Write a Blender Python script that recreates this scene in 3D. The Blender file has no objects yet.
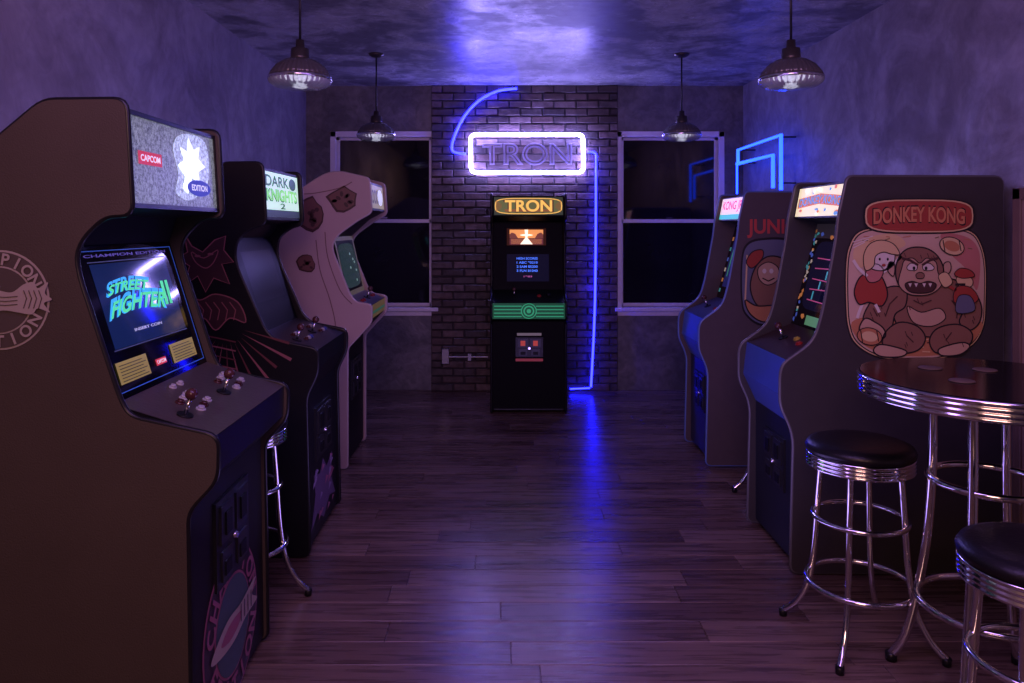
import bpy, bmesh, math, random
from mathutils import Vector, Matrix
random.seed(4)
F=760.0; CX=501.0; CY=227.0; H=1.555
def P(px,py,Y): return Vector(((px-CX)*Y/F, Y, H-(py-CY)*Y/F))
def PX(px,py,X):
    Y=F*X/(px-CX); return Vector((X,Y,H-(py-CY)*Y/F))
S=bpy.context.scene
S.view_settings.view_transform='Standard'

# ------------------------------------------------------------ materials
MC={}
def new_mat(name):
    m=bpy.data.materials.new(name); m.use_nodes=True
    return m,m.node_tree,m.node_tree.nodes['Principled BSDF']
def mat(name,col,rough=.5,metal=0,em=None,es=0,var=.12,vs=14,bump=0,bs=60,coat=0,spec=.5):
    if name in MC: return MC[name]
    m,nt,b=new_mat(name); N=nt.nodes; L=nt.links
    b.inputs['Roughness'].default_value=rough; b.inputs['Metallic'].default_value=metal
    b.inputs['Coat Weight'].default_value=coat
    b.inputs['Specular IOR Level'].default_value=spec
    tc=N.new('ShaderNodeTexCoord')
    nz=N.new('ShaderNodeTexNoise'); nz.inputs['Scale'].default_value=vs; nz.inputs['Detail'].default_value=5
    L.new(tc.outputs['Object'],nz.inputs['Vector'])
    mx=N.new('ShaderNodeMix'); mx.data_type='RGBA'
    mx.inputs[6].default_value=(*[c*(1-var) for c in col],1); mx.inputs[7].default_value=(*[min(1,c*(1+var)) for c in col],1)
    L.new(nz.outputs['Fac'],mx.inputs[0]); L.new(mx.outputs[2],b.inputs['Base Color'])
    if em: 
        b.inputs['Emission Color'].default_value=(*em,1); b.inputs['Emission Strength'].default_value=es
    if bump:
        n2=N.new('ShaderNodeTexNoise'); n2.inputs['Scale'].default_value=bs; n2.inputs['Detail'].default_value=4
        L.new(tc.outputs['Object'],n2.inputs['Vector'])
        bp=N.new('ShaderNodeBump'); bp.inputs['Strength'].default_value=bump; bp.inputs['Distance'].default_value=.004
        L.new(n2.outputs['Fac'],bp.inputs['Height']); L.new(bp.outputs['Normal'],b.inputs['Normal'])
    MC[name]=m; return m
def flat(name,col,es=0,rough=.45):
    return mat(name,col,rough,em=col if es else None,es=es*1.3,var=.05)

def plaster(name,c1,c2,rlo,rhi,scale,bump,dist,stretch=(1,1,1),fine=.35,ov=.6,lo=.4,hi=.6,dis=.9):
    m,nt,b=new_mat(name); N=nt.nodes; L=nt.links
    tc=N.new('ShaderNodeTexCoord'); mp=N.new('ShaderNodeMapping'); mp.inputs['Scale'].default_value=stretch
    L.new(tc.outputs['Object'],mp.inputs['Vector'])
    n1=N.new('ShaderNodeTexNoise'); n1.inputs['Scale'].default_value=scale; n1.inputs['Detail'].default_value=10; n1.inputs['Roughness'].default_value=.66; n1.inputs['Distortion'].default_value=dis
    n2=N.new('ShaderNodeTexNoise'); n2.inputs['Scale'].default_value=scale*5; n2.inputs['Detail'].default_value=8; n2.inputs['Distortion'].default_value=dis
    for n in(n1,n2): L.new(mp.outputs['Vector'],n.inputs['Vector'])
    r=N.new('ShaderNodeValToRGB'); r.color_ramp.elements[0].position=lo; r.color_ramp.elements[1].position=hi
    r.color_ramp.elements[0].color=(*c1,1); r.color_ramp.elements[1].color=(*c2,1)
    L.new(n1.outputs['Fac'],r.inputs['Fac'])
    mx=N.new('ShaderNodeMix'); mx.data_type='RGBA'; mx.blend_type='OVERLAY'; mx.inputs[0].default_value=ov
    L.new(r.outputs['Color'],mx.inputs[6]); L.new(n2.outputs['Fac'],mx.inputs[7]); L.new(mx.outputs[2],b.inputs['Base Color'])
    mr=N.new('ShaderNodeMapRange'); mr.inputs[1].default_value=lo; mr.inputs[2].default_value=hi; mr.inputs[3].default_value=rhi; mr.inputs[4].default_value=rlo
    L.new(n1.outputs['Fac'],mr.inputs[0]); L.new(mr.outputs[0],b.inputs['Roughness'])
    ad=N.new('ShaderNodeMath'); ad.operation='ADD'; L.new(n1.outputs['Fac'],ad.inputs[0])
    ml=N.new('ShaderNodeMath'); ml.operation='MULTIPLY'; ml.inputs[1].default_value=fine; L.new(n2.outputs['Fac'],ml.inputs[0]); L.new(ml.outputs[0],ad.inputs[1])
    bp=N.new('ShaderNodeBump'); bp.inputs['Strength'].default_value=bump; bp.inputs['Distance'].default_value=dist
    L.new(ad.outputs[0],bp.inputs['Height']); L.new(bp.outputs['Normal'],b.inputs['Normal'])
    return m
m_wall=plaster('plaster_wall',(.22,.20,.225),(.33,.305,.33),.38,.58,1.8,.4,.02,(1,1,1.0),.3,.4)
m_back=plaster('plaster_wall_grey',(.10,.10,.115),(.17,.165,.18),.4,.55,2.6,.5,.02)
m_ceil=plaster('plaster_ceiling',(.20,.195,.21),(.52,.51,.53),.27,.44,2.6,.28,.02,(1,1,1),.25,.55,.44,.56,.3)

def floor_mat():
    m,nt,b=new_mat('wood_plank_floor'); N=nt.nodes; L=nt.links
    tc=N.new('ShaderNodeTexCoord'); g=N.new('ShaderNodeNewGeometry')
    cr=N.new('ShaderNodeValToRGB'); e=cr.color_ramp.elements
    e[0].color=(.105,.062,.052,1); e[1].color=(.23,.155,.13,1); q=e.new(.5); q.color=(.16,.102,.086,1)
    L.new(g.outputs['Random Per Island'],cr.inputs['Fac'])
    sc=N.new('ShaderNodeMath'); sc.operation='MULTIPLY'; sc.inputs[1].default_value=37; L.new(g.outputs['Random Per Island'],sc.inputs[0])
    cb=N.new('ShaderNodeCombineXYZ'); L.new(sc.outputs[0],cb.inputs[0]); L.new(sc.outputs[0],cb.inputs[2])
    va=N.new('ShaderNodeVectorMath'); va.operation='ADD'; L.new(tc.outputs['Object'],va.inputs[0]); L.new(cb.outputs[0],va.inputs[1])
    mp=N.new('ShaderNodeMapping'); mp.inputs['Scale'].default_value=(1.3,20,1); L.new(va.outputs[0],mp.inputs['Vector'])
    nz=N.new('ShaderNodeTexNoise'); nz.inputs['Scale'].default_value=2.2; nz.inputs['Detail'].default_value=8; nz.inputs['Distortion'].default_value=.7
    L.new(mp.outputs['Vector'],nz.inputs['Vector'])
    r=N.new('ShaderNodeValToRGB'); r.color_ramp.elements[0].position=.32; r.color_ramp.elements[1].position=.68
    r.color_ramp.elements[0].color=(.45,.45,.45,1); r.color_ramp.elements[1].color=(1.2,1.2,1.2,1)
    L.new(nz.outputs['Fac'],r.inputs['Fac'])
    mx=N.new('ShaderNodeMix'); mx.data_type='RGBA'; mx.blend_type='MULTIPLY'; mx.inputs[0].default_value=1
    L.new(cr.outputs['Color'],mx.inputs[6]); L.new(r.outputs['Color'],mx.inputs[7]); L.new(mx.outputs[2],b.inputs['Base Color'])
    mr=N.new('ShaderNodeMapRange'); mr.inputs[3].default_value=.2; mr.inputs[4].default_value=.36; L.new(nz.outputs['Fac'],mr.inputs[0]); L.new(mr.outputs[0],b.inputs['Roughness'])
    bp=N.new('ShaderNodeBump'); bp.inputs['Strength'].default_value=.3; bp.inputs['Distance'].default_value=.002
    L.new(nz.outputs['Fac'],bp.inputs['Height']); L.new(bp.outputs['Normal'],b.inputs['Normal'])
    return m
m_floor=floor_mat()
def brick_mat():
    m,nt,b=new_mat('brick'); N=nt.nodes; L=nt.links
    g=N.new('ShaderNodeNewGeometry'); r=N.new('ShaderNodeValToRGB')
    cr=r.color_ramp; cr.elements[0].color=(.03,.022,.024,1); cr.elements[1].color=(.16,.12,.115,1)
    for p,c in((.3,(.07,.042,.036)),(.55,(.055,.045,.045)),(.8,(.085,.052,.045))):
        e=cr.elements.new(p); e.color=(*c,1)
    L.new(g.outputs['Random Per Island'],r.inputs['Fac'])
    tc=N.new('ShaderNodeTexCoord'); nz=N.new('ShaderNodeTexNoise'); nz.inputs['Scale'].default_value=16; nz.inputs['Detail'].default_value=8
    L.new(tc.outputs['Object'],nz.inputs['Vector'])
    mx=N.new('ShaderNodeMix'); mx.data_type='RGBA'; mx.blend_type='OVERLAY'; mx.inputs[0].default_value=1
    L.new(r.outputs['Color'],mx.inputs[6]); L.new(nz.outputs['Fac'],mx.inputs[7]); L.new(mx.outputs[2],b.inputs['Base Color'])
    b.inputs['Roughness'].default_value=.55
    bp=N.new('ShaderNodeBump'); bp.inputs['Strength'].default_value=.8; bp.inputs['Distance'].default_value=.01
    L.new(nz.outputs['Fac'],bp.inputs['Height']); L.new(bp.outputs['Normal'],b.inputs['Normal'])
    return m
m_brick=brick_mat()
chrome=mat('chrome',(.85,.85,.86),.1,1,var=.02)
black=mat('black_laminate',(.006,.006,.007),.45,var=.2,spec=.22)
blackgl=mat('black_glass',(.004,.004,.006),.06,var=.1,spec=.35)
vinyl=mat('black_vinyl',(.008,.007,.009),.34,bump=.25,bs=120,spec=.4)
darkmetal=mat('dark_metal',(.03,.03,.033),.38,.6)
white_trim=mat('white_paint',(.78,.76,.82),.4)
neonblue=mat('neon_blue',(.1,.15,.9),.4,em=(.0045,.0055,1.0),es=38)
neonwhite=mat('neon_white',(.9,.9,1),.4,em=(.34,.28,1.0),es=58)

# ------------------------------------------------------------ helpers
def group(name,loc):
    e=bpy.data.objects.new(name,None); e.empty_display_size=.1; e.location=loc; S.collection.objects.link(e); return e
def link(o,parent=None):
    S.collection.objects.link(o)
    if parent: 
        o.parent=parent; o.matrix_parent_inverse=Matrix.Translation(-Vector(parent.location))
    return o
def mesh(name,vs,fs,m,parent=None,smooth=False,recalc=True):
    me=bpy.data.meshes.new(name); me.from_pydata([tuple(v) for v in vs],[],fs); me.materials.append(m)
    if recalc:
        b=bmesh.new(); b.from_mesh(me); bmesh.ops.recalc_face_normals(b,faces=b.faces); b.to_mesh(me); b.free()
    if smooth:
        for p in me.polygons: p.use_smooth=True
    return link(bpy.data.objects.new(name,me),parent)
def box(name,a,b_,m,parent=None,bevel=0):
    bm=bmesh.new(); bmesh.ops.create_cube(bm,size=1)
    a=Vector(a); b_=Vector(b_); c=(a+b_)/2; d=b_-a
    for v in bm.verts: v.co=Vector((c.x+v.co.x*d.x,c.y+v.co.y*d.y,c.z+v.co.z*d.z))
    if bevel: bmesh.ops.bevel(bm,geom=bm.edges[:],offset=bevel,segments=2,affect='EDGES',profile=.5)
    bmesh.ops.recalc_face_normals(bm,faces=bm.faces)
    me=bpy.data.meshes.new(name); bm.to_mesh(me); bm.free(); me.materials.append(m)
    return link(bpy.data.objects.new(name,me),parent)
def cyl(name,p0,p1,r,m,parent=None,r2=None,seg=20):
    p0=Vector(p0);p1=Vector(p1); d=p1-p0
    bm=bmesh.new(); bmesh.ops.create_cone(bm,cap_ends=True,segments=seg,radius1=r,radius2=r if r2 is None else r2,depth=d.length)
    q=d.to_track_quat('Z','Y'); bmesh.ops.transform(bm,matrix=Matrix.Translation((p0+p1)/2)@q.to_matrix().to_4x4(),verts=bm.verts)
    me=bpy.data.meshes.new(name); bm.to_mesh(me); bm.free(); me.materials.append(m)
    for p in me.polygons: p.use_smooth=len(p.vertices)==4
    return link(bpy.data.objects.new(name,me),parent)
def ball(name,c,r,m,parent=None,sc=(1,1,1)):
    bm=bmesh.new(); bmesh.ops.create_uvsphere(bm,u_segments=20,v_segments=12,radius=r)
    for v in bm.verts: v.co=Vector((v.co.x*sc[0]+c[0],v.co.y*sc[1]+c[1],v.co.z*sc[2]+c[2]))
    me=bpy.data.meshes.new(name); bm.to_mesh(me); bm.free(); me.materials.append(m)
    for p in me.polygons: p.use_smooth=True
    return link(bpy.data.objects.new(name,me),parent)
def catmull(p,n=6,closed=False):
    p=[Vector(q) for q in p]; out=[]; k=len(p)
    rng=k if closed else k-1
    for i in range(rng):
        g=(lambda j:p[j%k]) if closed else (lambda j:p[max(0,min(k-1,j))])
        a,b,c,d=g(i-1),g(i),g(i+1),g(i+2)
        for t in range(n):
            t=t/n; out.append(.5*((2*b)+(c-a)*t+(2*a-5*b+4*c-d)*t*t+(3*b-a-3*c+d)*t**3))
    if not closed: out.append(p[-1])
    return out
def tube(name,pts,r,m,parent=None,cyclic=False,res=3):
    cu=bpy.data.curves.new(name,'CURVE'); cu.dimensions='3D'; cu.bevel_depth=r; cu.bevel_resolution=res; cu.use_fill_caps=True
    sp=cu.splines.new('POLY'); sp.points.add(len(pts)-1)
    for i,q in enumerate(pts): sp.points[i].co=(*q,1)
    sp.use_cyclic_u=cyclic
    o=bpy.data.objects.new('t',cu); S.collection.objects.link(o)
    me=bpy.data.meshes.new_from_object(o.evaluated_get(bpy.context.evaluated_depsgraph_get())); bpy.data.objects.remove(o); 
    me.name=name; me.materials.clear(); me.materials.append(m)
    for p in me.polygons: p.use_smooth=True
    return link(bpy.data.objects.new(name,me),parent)
def lathe(name,prof,c,m,parent=None,seg=48,ribs=0,amp=0,flat_=False):
    vs=[];fs=[];n=len(prof)
    for i in range(seg):
        a=2*math.pi*i/seg
        k=1+(amp*(.5+.5*math.cos(ribs*a)) if ribs else 0)
        for (r,z) in prof: vs.append((c[0]+r*k*math.cos(a),c[1]+r*k*math.sin(a),c[2]+z))
    for i in range(seg):
        j=(i+1)%seg
        for q in range(n-1): fs.append((i*n+q,j*n+q,j*n+q+1,i*n+q+1))
    o=mesh(name,vs,fs,m,parent,not flat_,recalc=True)
    b=bmesh.new(); b.from_mesh(o.data); bmesh.ops.remove_doubles(b,verts=b.verts,dist=1e-5); bmesh.ops.recalc_face_normals(b,faces=b.faces); b.to_mesh(o.data); b.free()
    return o
TXT={}
def textmesh(s,outline=0):
    key=(s,outline)
    if key in TXT: return TXT[key]
    cu=bpy.data.curves.new('txt','FONT'); cu.body=s
    if outline: cu.fill_mode='NONE'; cu.bevel_depth=outline; cu.bevel_resolution=1
    else: cu.offset=.026
    o=bpy.data.objects.new('t',cu); S.collection.objects.link(o)
    me=bpy.data.meshes.new_from_object(o.evaluated_get(bpy.context.evaluated_depsgraph_get())); bpy.data.objects.remove(o)
    vs=[v.co.copy() for v in me.vertices]; fs=[tuple(p.vertices) for p in me.polygons]
    x0=min(v.x for v in vs);x1=max(v.x for v in vs);y0=min(v.y for v in vs);y1=max(v.y for v in vs)
    TXT[key]=([((v.x-x0)/(x1-x0),(v.y-y0)/(y1-y0),v.z) for v in vs],fs,(x1-x0)/(y1-y0)); return TXT[key]
LAY=.0014
class Panel:
    def __init__(s,O,A,B,N,w,h,parent): s.O=Vector(O);s.A=Vector(A);s.B=Vector(B);s.N=Vector(N);s.w=w;s.h=h;s.p=parent
    def pt(s,a,b,off=0): return s.O+s.A*(a*s.w)+s.B*(b*s.h)+s.N*off
    def poly(s,pts,m,lay=1,name='graphic',sm=False):
        if sm: pts=[(v.x,v.y) for v in catmull([(a,b,0) for a,b in pts],5,True)]
        return mesh(name,[s.pt(a,b,lay*LAY) for a,b in pts],[tuple(range(len(pts)))],m,s.p,recalc=False)
    def quad(s,a0,b0,a1,b1,m,lay=1,name='graphic'): return s.poly([(a0,b0),(a1,b0),(a1,b1),(a0,b1)],m,lay,name)
    def ell(s,ca,cb,ra,rb,m,lay=1,name='graphic',n=28,e=2.0,rot=0):
        pts=[]
        for i in range(n):
            t=2*math.pi*i/n; c,q=math.cos(t),math.sin(t)
            x=ra*math.copysign(abs(c)**(2/e),c); y=rb*math.copysign(abs(q)**(2/e),q)
            pts.append((ca+x*math.cos(rot)-y*math.sin(rot),cb+x*math.sin(rot)+y*math.cos(rot)))
        return s.poly(pts,m,lay,name)
    def line(s,pts,w,m,lay=1):
        out=[];inn=[];k=len(pts)
        for i,(x,y) in enumerate(pts):
            a=pts[max(0,i-1)];b=pts[min(k-1,i+1)]; dx,dy=b[0]-a[0],b[1]-a[1]; l=math.hypot(dx,dy) or 1
            out.append((x-dy/l*w/2,y+dx/l*w/2)); inn.append((x+dy/l*w/2,y-dx/l*w/2))
        vs=[s.pt(a,b,lay*LAY) for a,b in out+inn]
        return mesh('line',vs,[(i,i+1,k+i+1,k+i) for i in range(k-1)],m,s.p,recalc=False)
    def text(s,t,a0,b0,a1,b1,m,lay=2,name='lettering',skew=0,outline=0,arch=0):
        vs,fs,_=textmesh(t,outline)
        return mesh(name,[s.pt(a0+(x+skew*y)*(a1-a0),b0+(y+arch*math.sin(math.pi*x))*(b1-b0),lay*LAY+z*.08) for x,y,z in vs],fs,m,s.p,recalc=False)
    def arctext(s,t,ca,cb,r,ang0,ang1,hh,m,lay=2,inward=False):
        k=len(t)
        for i,ch in enumerate(t):
            if ch==' ': continue
            a=ang0+(ang1-ang0)*(i/(k-1)); vs,fs,ar=textmesh(ch)
            rx,ry=math.cos(a),math.sin(a)
            if inward: ux,uy=-ry,rx ; upx,upy=-rx,-ry
            else: ux,uy=ry,-rx; upx,upy=rx,ry
            hw=hh*min(ar,1)*.5
            mesh('lettering',[s.pt(ca+rx*r+ux*(x-.5)*2*hw+upx*(y-.5)*hh, cb+(ry*r+uy*(x-.5)*2*hw+upy*(y-.5)*hh)*(s.asp), lay*LAY) for x,y,z in vs],fs,m,s.p,recalc=False)
    asp=1
    def pbox(s,a0,b0,a1,b1,d,m,name='plate'):
        vs=[s.pt(a,b,o) for o in(0,d) for a,b in((a0,b0),(a1,b0),(a1,b1),(a0,b1))]
        return mesh(name,vs,[(0,1,2,3),(4,5,6,7),(0,1,5,4),(1,2,6,5),(2,3,7,6),(3,0,4,7)],m,s.p)
def pixpanel(Y,parent):
    return Panel(P(0,0,Y),(1,0,0),(0,0,-1),(0,-1,0),Y/F,Y/F,parent)
def rnd(pts,r=.03,n=4,closed=True):
    out=[];k=len(pts)
    for i in range(k):
        p=Vector(pts[i][:2]); rr=pts[i][2] if len(pts[i])>2 else r
        a=Vector(pts[i-1][:2]); b=Vector(pts[(i+1)%k][:2])
        if rr<=0: out.append(tuple(p)); continue
        d1=min(rr,.45*(a-p).length); d2=min(rr,.45*(b-p).length)
        s=p+(a-p).normalized()*d1; e=p+(b-p).normalized()*d2
        for t in range(n+1):
            t/=n; q=s*(1-t)**2+p*2*t*(1-t)+e*t*t; out.append((q.x,q.y))
    return out
def prism(name,poly,v0,v1,face,m,parent):
    M=(lambda u,v,z:(v,u,z)) if face=='S' else (lambda u,v,z:(u,v,z))
    k=len(poly)
    vs=[M(u,v0,z) for u,z in poly]+[M(u,v1,z) for u,z in poly]
    fs=[tuple(range(k)),tuple(range(k,2*k))]+[(i,(i+1)%k,(i+1)%k+k,i+k) for i in range(k)]
    return mesh(name,vs,fs,m,parent)
def cabinet(face,outer,inner,back,v0,v1,m_side,m_mold,m_body=black,r=.035):
    M=(lambda u,v,z:Vector((v,u,z))) if face=='S' else (lambda u,v,z:Vector((u,v,z)))
    us=[q[0] for q in outer]; cu=(min(us)+max(us))/2
    g=group('arcade_cabinet',M(cu,(v0+v1)/2,0))
    rp=rnd(outer,r)
    T=.02
    prism('side_panel_1',rp,v0,v0+T,face,m_side,g); prism('side_panel_2',rp,v1-T,v1,face,m_side,g)
    for i,v in enumerate((v0+T/2,v1-T/2)): tube('edge_molding_%d'%(i+1),[M(u,v,z) for u,z in rp],.0095,m_mold,g,True,2)
    prism('body',list(inner)+list(back),v0+T-.001,v1-T+.001,face,m_body,g)
    pans=[]
    for i in range(len(inner)-1):
        t=inner[i]; b=inner[i+1]
        if face=='E': A=Vector((0,1,0)); va=v0+T
        elif face=='W': A=Vector((0,-1,0)); va=v1-T
        else: A=Vector((1,0,0)); va=v0+T
        Bt=M(t[0],va,t[1]); Bb=M(b[0],va,b[1]); Bv=(Bt-Bb)
        pans.append(Panel(Bb,A,Bv.normalized(),A.cross(Bv.normalized()),v1-v0-2*T,Bv.length,g))
    return g,pans
red=flat('red_plastic',(.35,.02,.015)); yel=flat('yellow_plastic',(.5,.38,.05)); blu=flat('blue_plastic',(.04,.07,.35)); wht=flat('white_plastic',(.45,.45,.45)); drk=flat('dark_red_plastic',(.07,.02,.02),rough=.25)
def joystick(pn,a,b,m=red,h=.055):
    p=pn.pt(a,b); cyl('joystick_base',p,pn.pt(a,b,.006),.024,black,pn.p); cyl('joystick_shaft',p,pn.pt(a,b,h),.006,chrome,pn.p); ball('joystick_knob',pn.pt(a,b,h+.012),.018,m,pn.p)
def button(pn,a,b,m=red,r=.014): 
    cyl('button_ring',pn.pt(a,b),pn.pt(a,b,.006),r*1.25,m,pn.p); cyl('button_cap',pn.pt(a,b,.005),pn.pt(a,b,.013),r*.8,m,pn.p)
lampred=flat('coin_lamp',(.5,.06,.04),.4)
def coindoor(pn,a0,b0,a1,b1,lamp=None):
    pn.pbox(a0,b0,a1,b1,.012,darkmetal,'coin_door_frame'); w=a1-a0;h=b1-b0
    g=mat('grey_metal',(.05,.05,.055),.35,.7)
    for k in(0,1):
        x=a0+w*(.08+.46*k)
        pn.pbox(x,b0+h*.5,x+w*.38,b0+h*.93,.02,g,'coin_mech')
        pn.pbox(x+w*.1,b0+h*.58,x+w*.27,b0+h*.84,.026,lamp or black,'coin_slot')
        pn.pbox(x+w*.04,b0+h*.07,x+w*.34,b0+h*.4,.018,g,'coin_return')
        pn.pbox(x+w*.1,b0+h*.12,x+w*.28,b0+h*.28,.022,black,'return_flap')
    cyl('lock',pn.pt(a0+w*.5,b0+h*.45),pn.pt(a0+w*.5,b0+h*.45,.026),.010,chrome,pn.p)

# ------------------------------------------------------------ room
XL,XR,YB,YF,ZC=-1.86,2.31,7.25,-1.5,2.90
vs=[];fs=[]
def addbox(x0,y0,z0,x1,y1,z1,e=0):
    k=len(vs)
    vs.extend([(x0,y0,z0),(x1,y0,z0),(x1,y1,z0),(x0,y1,z0),(x0,y0,z1-e),(x1,y0,z1-e),(x1,y1,z1-e),(x0,y1,z1-e)])
    for q in range(4): fs.append((k+q,k+(q+1)%4,k+4+(q+1)%4,k+4+q))
    fs.append((k,k+1,k+2,k+3))
    if e:
        vs.extend([(x0+e,y0+e,z1),(x1-e,y0+e,z1),(x1-e,y1-e,z1),(x0+e,y1-e,z1)])
        for q in range(4): fs.append((k+4+q,k+4+(q+1)%4,k+8+(q+1)%4,k+8+q))
        fs.append((k+8,k+9,k+10,k+11))
    else: fs.append((k+4,k+5,k+6,k+7))
addbox(XL-.1,YF-.1,-.1,XR+.1,YB+.1,-.008)
y=YF
while y<YB+.04:
    x=XL-random.uniform(0,1.1)
    while x<XR:
        x2=x+1.22; a=max(x,XL-.02); b=min(x2,XR+.02)
        if b-a>.01: addbox(a+.0012,y+.0012,-.006,b-.0012,y+.1488,random.uniform(-.0006,0),.0022)
        x=x2
    y+=.15
mesh('floor',vs,fs,m_floor)
box('ceiling',(XL-.1,YF-.1,ZC),(XR+.1,YB+.1,ZC+.1),m_ceil)
box('wall_left',(XL-.1,YF,0),(XL,YB,ZC),m_wall)
box('wall_right',(XR,YF,0),(XR+.1,YB,ZC),m_wall)
box('wall_front',(XL-.1,YF-.1,0),(XR+.1,YF,ZC),m_wall)
WIN=[(-1.58,-.655,.79,2.42),(1.14,2.08,.79,2.42)]
wb=group('wall_back',(0,YB,0))
xs=[XL-.1,WIN[0][0],WIN[0][1],WIN[1][0],WIN[1][1],XR+.1]
for i in range(5):
    if i in(1,3):
        box('below_window',(xs[i],YB,0),(xs[i+1],YB+.14,.79),m_back,wb); box('above_window',(xs[i],YB,2.42),(xs[i+1],YB+.14,ZC),m_back,wb)
    else: box('section',(xs[i],YB,0),(xs[i+1],YB+.14,ZC),m_back,wb)
bx0,bx1=-.66,1.107
wbk=group('wall_brick',((bx0+bx1)/2,YB,0))
mortar=mat('mortar',(.035,.032,.034),.8,bump=.6,bs=80)
box('mortar_bed',(bx0,YB-.035,0),(bx1,YB,ZC),mortar,wbk)
vs=[];fs=[]
rh=.0725;bw=.212;row=0;z=0.004
while z<ZC-.02:
    x=bx0-(bw/2 if row%2 else 0)
    while x<bx1-.01:
        a=max(x,bx0)+.002; b=min(x+bw-.011,bx1-.001)
        if b-a>.03:
            j=lambda s:random.uniform(-s,s)
            yy=YB-.052+j(.006); z0=z+j(.0015); z1=min(z+rh-.011+j(.0015),ZC-.002); k=len(vs); e=.005
            vs+=[(a,YB-.03,z0),(b,YB-.03,z0),(b,YB-.03,z1),(a,YB-.03,z1),(a,yy+e,z0),(b,yy+e,z0),(b,yy+e,z1),(a,yy+e,z1),
                 (a+e,yy+j(.002),z0+e),(b-e,yy+j(.002),z0+e),(b-e,yy+j(.002),z1-e),(a+e,yy+j(.002),z1-e)]
            for o in(0,4):
                for q in range(4): fs.append((k+o+q,k+o+(q+1)%4,k+o+4+(q+1)%4,k+o+4+q))
            fs.append((k+8,k+9,k+10,k+11)); fs.append((k,k+1,k+2,k+3))
        x+=bw
    z+=rh; row+=1
mesh('bricks',vs,fs,m_brick,wbk)
winglass=mat('night_glass',(.010,.009,.013),.05,var=.6,vs=3,spec=.45)
for n,(x0,x1,z0,z1) in enumerate(WIN):
    g=group('window_%d'%(n+1),((x0+x1)/2,YB,z0)); t=.045; y0=YB-.025
    box('casing_l',(x0-t,y0,z0),(x0+.01,YB,z1+t),white_trim,g,.004); box('casing_r',(x1-.01,y0,z0),(x1+t,YB,z1+t),white_trim,g,.004)
    box('casing_t',(x0-t,y0,z1-.01),(x1+t,YB,z1+t),white_trim,g,.004)
    box('sill',(x0-.06,YB-.06,z0-.035),(x1+.06,YB+.02,z0),white_trim,g,.006)
    box('apron',(x0-.04,YB-.02,z0-.08),(x1+.04,YB,z0-.035),white_trim,g,.003)
    zm=(z0+z1)/2+.01
    for (a,b,yo) in((zm-.02,z1,.035),(z0,zm+.02,.06)):
        f=.035; ya=YB+yo; yb=ya+.03
        box('sash',(x0,ya,a),(x0+f,yb,b),white_trim,g,.003);box('sash',(x1-f,ya,a),(x1,yb,b),white_trim,g,.003)
        box('sash',(x0,ya,a),(x1,yb,a+f),white_trim,g,.003);box('sash',(x0,ya,b-f),(x1,yb,b),white_trim,g,.003)
        box('glass',(x0+f,ya+.012,a+f),(x1-f,ya+.018,b-f),winglass,g)
    box('sash_lock',((x0+x1)/2-.03,YB+.02,zm+.02),((x0+x1)/2+.03,YB+.04,zm+.035),chrome,g)
    box('backing',(x0-.02,YB+.12,z0-.02),(x1+.02,YB+.13,z1+.02),black,g)
g=group('electrical_conduit',P(465,357,7.17))
grey=mat('galvanised',(.3,.3,.32),.35,.8)
tube('pipe',[P(448,357,7.165),P(488,357,7.165)],.009,grey,g)
box('outlet_box',P(442,363,7.195),P(449,349,7.16),grey,g,.004)
box('clamp',P(468,360,7.19),P(471,354,7.15),grey,g)

# ------------------------------------------------------------ neon
g=group('neon_sign',P(527,154,7.15)); Yn=7.13
rp=rnd([(470.5,134.5),(583,134.5),(583.5,172.5),(471,172.5)],6,5)
tube('outer_tube',[P(x,y,Yn) for x,y in rp],.018,neonwhite,g,True)
dimn=mat('faint_glow_neon_glass',(.35,.33,.5),.25,em=(.10,.10,.6),es=.15)  # letter tubes are switched off; faint blue glow put into the material
pn=pixpanel(Yn,g); pn.text('TRON',482,165,572,143,dimn,0,outline=.03)
for (x,y) in((480,134),(575,134),(480,173),(575,173),(486,160),(568,160)): cyl('standoff',P(x,y,Yn),P(x,y,7.2),.005,darkmetal,g)
g2=group('neon_tube_light',P(594,300,Yn))
arc=catmull([P(x,y,Yn) for x,y in((517,88.5),(498,91),(480,100),(466,114),(457,130),(452,145),(454,152),(466,154))],6)
tube('arc_tube',arc,.012,neonblue,g2)
tube('drop_tube',[P(588,152,Yn)]+catmull([P(x,y,Yn) for x,y in((593,152),(596,155),(596,170),(595,300),(591,387))],5)[1:],.010,neonblue,g2)
tube('floor_tube',[P(590,388,Yn),P(570,389,Yn)],.007,neonblue,g2)
for y in(180,240,300,350): cyl('clip',P(595.5,y,Yn),P(595.5,y,7.2),.006,darkmetal,g2)
g3=group('neon_sign',PX(760,160,2.2)); Xn=2.17
n2=mat('neon_azure',(.2,.4,.9),.4,em=(.008,.045,1.0),es=7)
def pxs(l): return [PX(x,y,Xn) for x,y in l]
tube('tube_1',pxs([(738,163),(738,150),(781,135),(781,190)]),.015,n2,g3)
tube('tube_2',pxs([(737,164),(773,155),(773,188)]),.015,n2,g3)
tube('tube_3',pxs([(737,164),(737,194)]),.009,n2,g3)
for l in((740,150),(778,137),(740,163),(778,183)):
    q=PX(*l,Xn); cyl('standoff',q,(2.31,q.y,q.z),.006,darkmetal,g3)

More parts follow.
